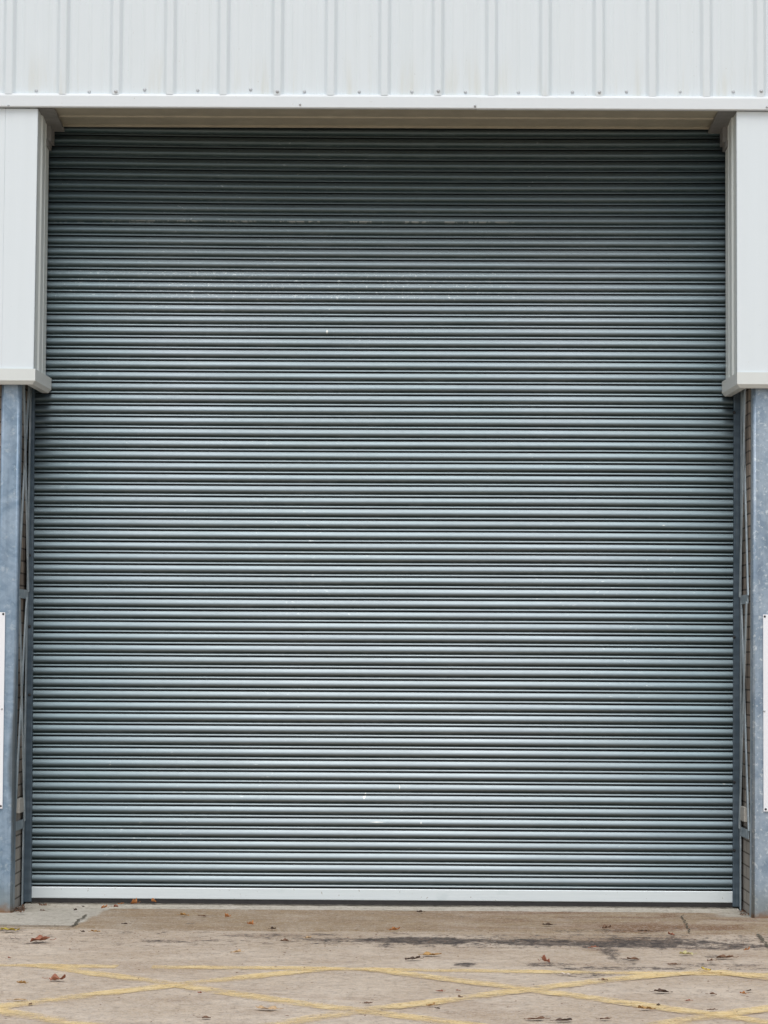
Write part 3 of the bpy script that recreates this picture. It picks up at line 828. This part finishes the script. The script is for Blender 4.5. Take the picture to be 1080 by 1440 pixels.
for i, (px, py, w, h, colr, lab, lobes) in enumerate(LEAVES):
    p = PG(px, py, .006 if py > 1311 else (.012 if py > 1281 else .034))
    k = (p-CAM).length/FPX
    W = w*k*1.18; Hh = max(.006, (h-.3)*k*1.0); Dp = min(W*1.0, max(W*.55, .03))
    ry = Dp*.35
    o = link('fallen_leaf', leaf_mesh(W*.86 if lobes else W, Dp if lobes else Dp*.25, Hh, lobes, i*7+1, w > 9), LM[colr], None, True)
    o.location = (p.x, p.y+ry*.3, p.z+.001); o.rotation_euler = (0, 0, random.uniform(-.35, .35)+(math.pi if i % 2 else 0))
    m = o.modifiers.new('thickness', 'SOLIDIFY'); m.thickness = .0007
    tag(o, lab, 'leaf', 'fallen leaves on the yard')
# specks of leaf litter: nobody could count them
bm = bmesh.new()
for i in range(900):
    if i < 480: px = random.uniform(0, 1080); py = random.gauss(1321, 9)
    else: px = random.uniform(-20, 1100); py = random.uniform(1276, 1446)
    if py < 1284: continue
    p = PG(px, py, .0075); s = random.uniform(.003, .009); a = random.uniform(0, 6.28)
    pts = [p+Vector((math.cos(a+t)*s*random.uniform(.6, 1.3), math.sin(a+t)*s*random.uniform(.5, 1.2), random.uniform(0, .004))) for t in (0, 1.5, 3, 4.6)]
    poly(bm, pts)
for i in range(260):      # grit and moss in the two corners beside the guides
    sd = random.choice((0, 0, 1, 1)); px = (random.uniform(19, 34) if sd == 0 else random.uniform(1041, 1056)); py = random.uniform(1266, 1283) if sd == 0 else random.uniform(1272, 1288)
    p = PG(px, py, .008); s = random.uniform(.004, .010); a = random.uniform(0, 6.28)
    poly(bm, [p+Vector((math.cos(a+t)*s, math.sin(a+t)*s, random.uniform(0, .012))) for t in (0, 1.5, 3, 4.6)])
lit = link('leaf_litter', bm, LM['brown']); lit['kind'] = 'stuff'; lit['label'] = 'fine dark leaf crumbs and grit scattered over the yard'; lit['category'] = 'leaf litter'

# ------------------------------------------------------------------ light, camera
EL, AZ = math.radians(58), math.radians(-3)        # high soft light from behind the camera
w = bpy.data.worlds.new('World'); sc.world = w; w.use_nodes = True
nt = w.node_tree; bg = nt.nodes['Background']
sky = nt.nodes.new('ShaderNodeTexSky'); sky.sky_type = 'NISHITA'; sky.sun_disc = False
sky.sun_elevation = EL; sky.sun_rotation = math.pi - AZ; sky.dust_density = 3; sky.air_density = 1.2
hs = nt.nodes.new('ShaderNodeHueSaturation'); hs.inputs['Saturation'].default_value = .42
nt.links.new(sky.outputs[0], hs.inputs['Color']); nt.links.new(hs.outputs[0], bg.inputs[0]); bg.inputs[1].default_value = .15
ld = bpy.data.lights.new('Sun', 'SUN'); ld.energy = 1.1; ld.angle = math.radians(35); ld.color = (1, .975, .94)
lo = bpy.data.objects.new('Sun', ld); COL.objects.link(lo)
d = Vector((math.sin(AZ)*math.cos(EL), -math.cos(AZ)*math.cos(EL), math.sin(EL)))
lo.rotation_euler = d.to_track_quat('Z', 'Y').to_euler()
cd = bpy.data.cameras.new('Camera'); cam = bpy.data.objects.new('Camera', cd); COL.objects.link(cam)
cd.sensor_fit = 'VERTICAL'; cd.sensor_height = 36; cd.sensor_width = 27; cd.lens = FPX/1440*36; cd.clip_end = 2000; cd.clip_start = .1
M = Matrix((rt, up, -fw)).transposed().to_4x4(); M.translation = CAM; cam.matrix_world = M
sc.camera = cam
sc.view_settings.view_transform = 'Standard'; sc.view_settings.look = 'None'; sc.view_settings.exposure = 0
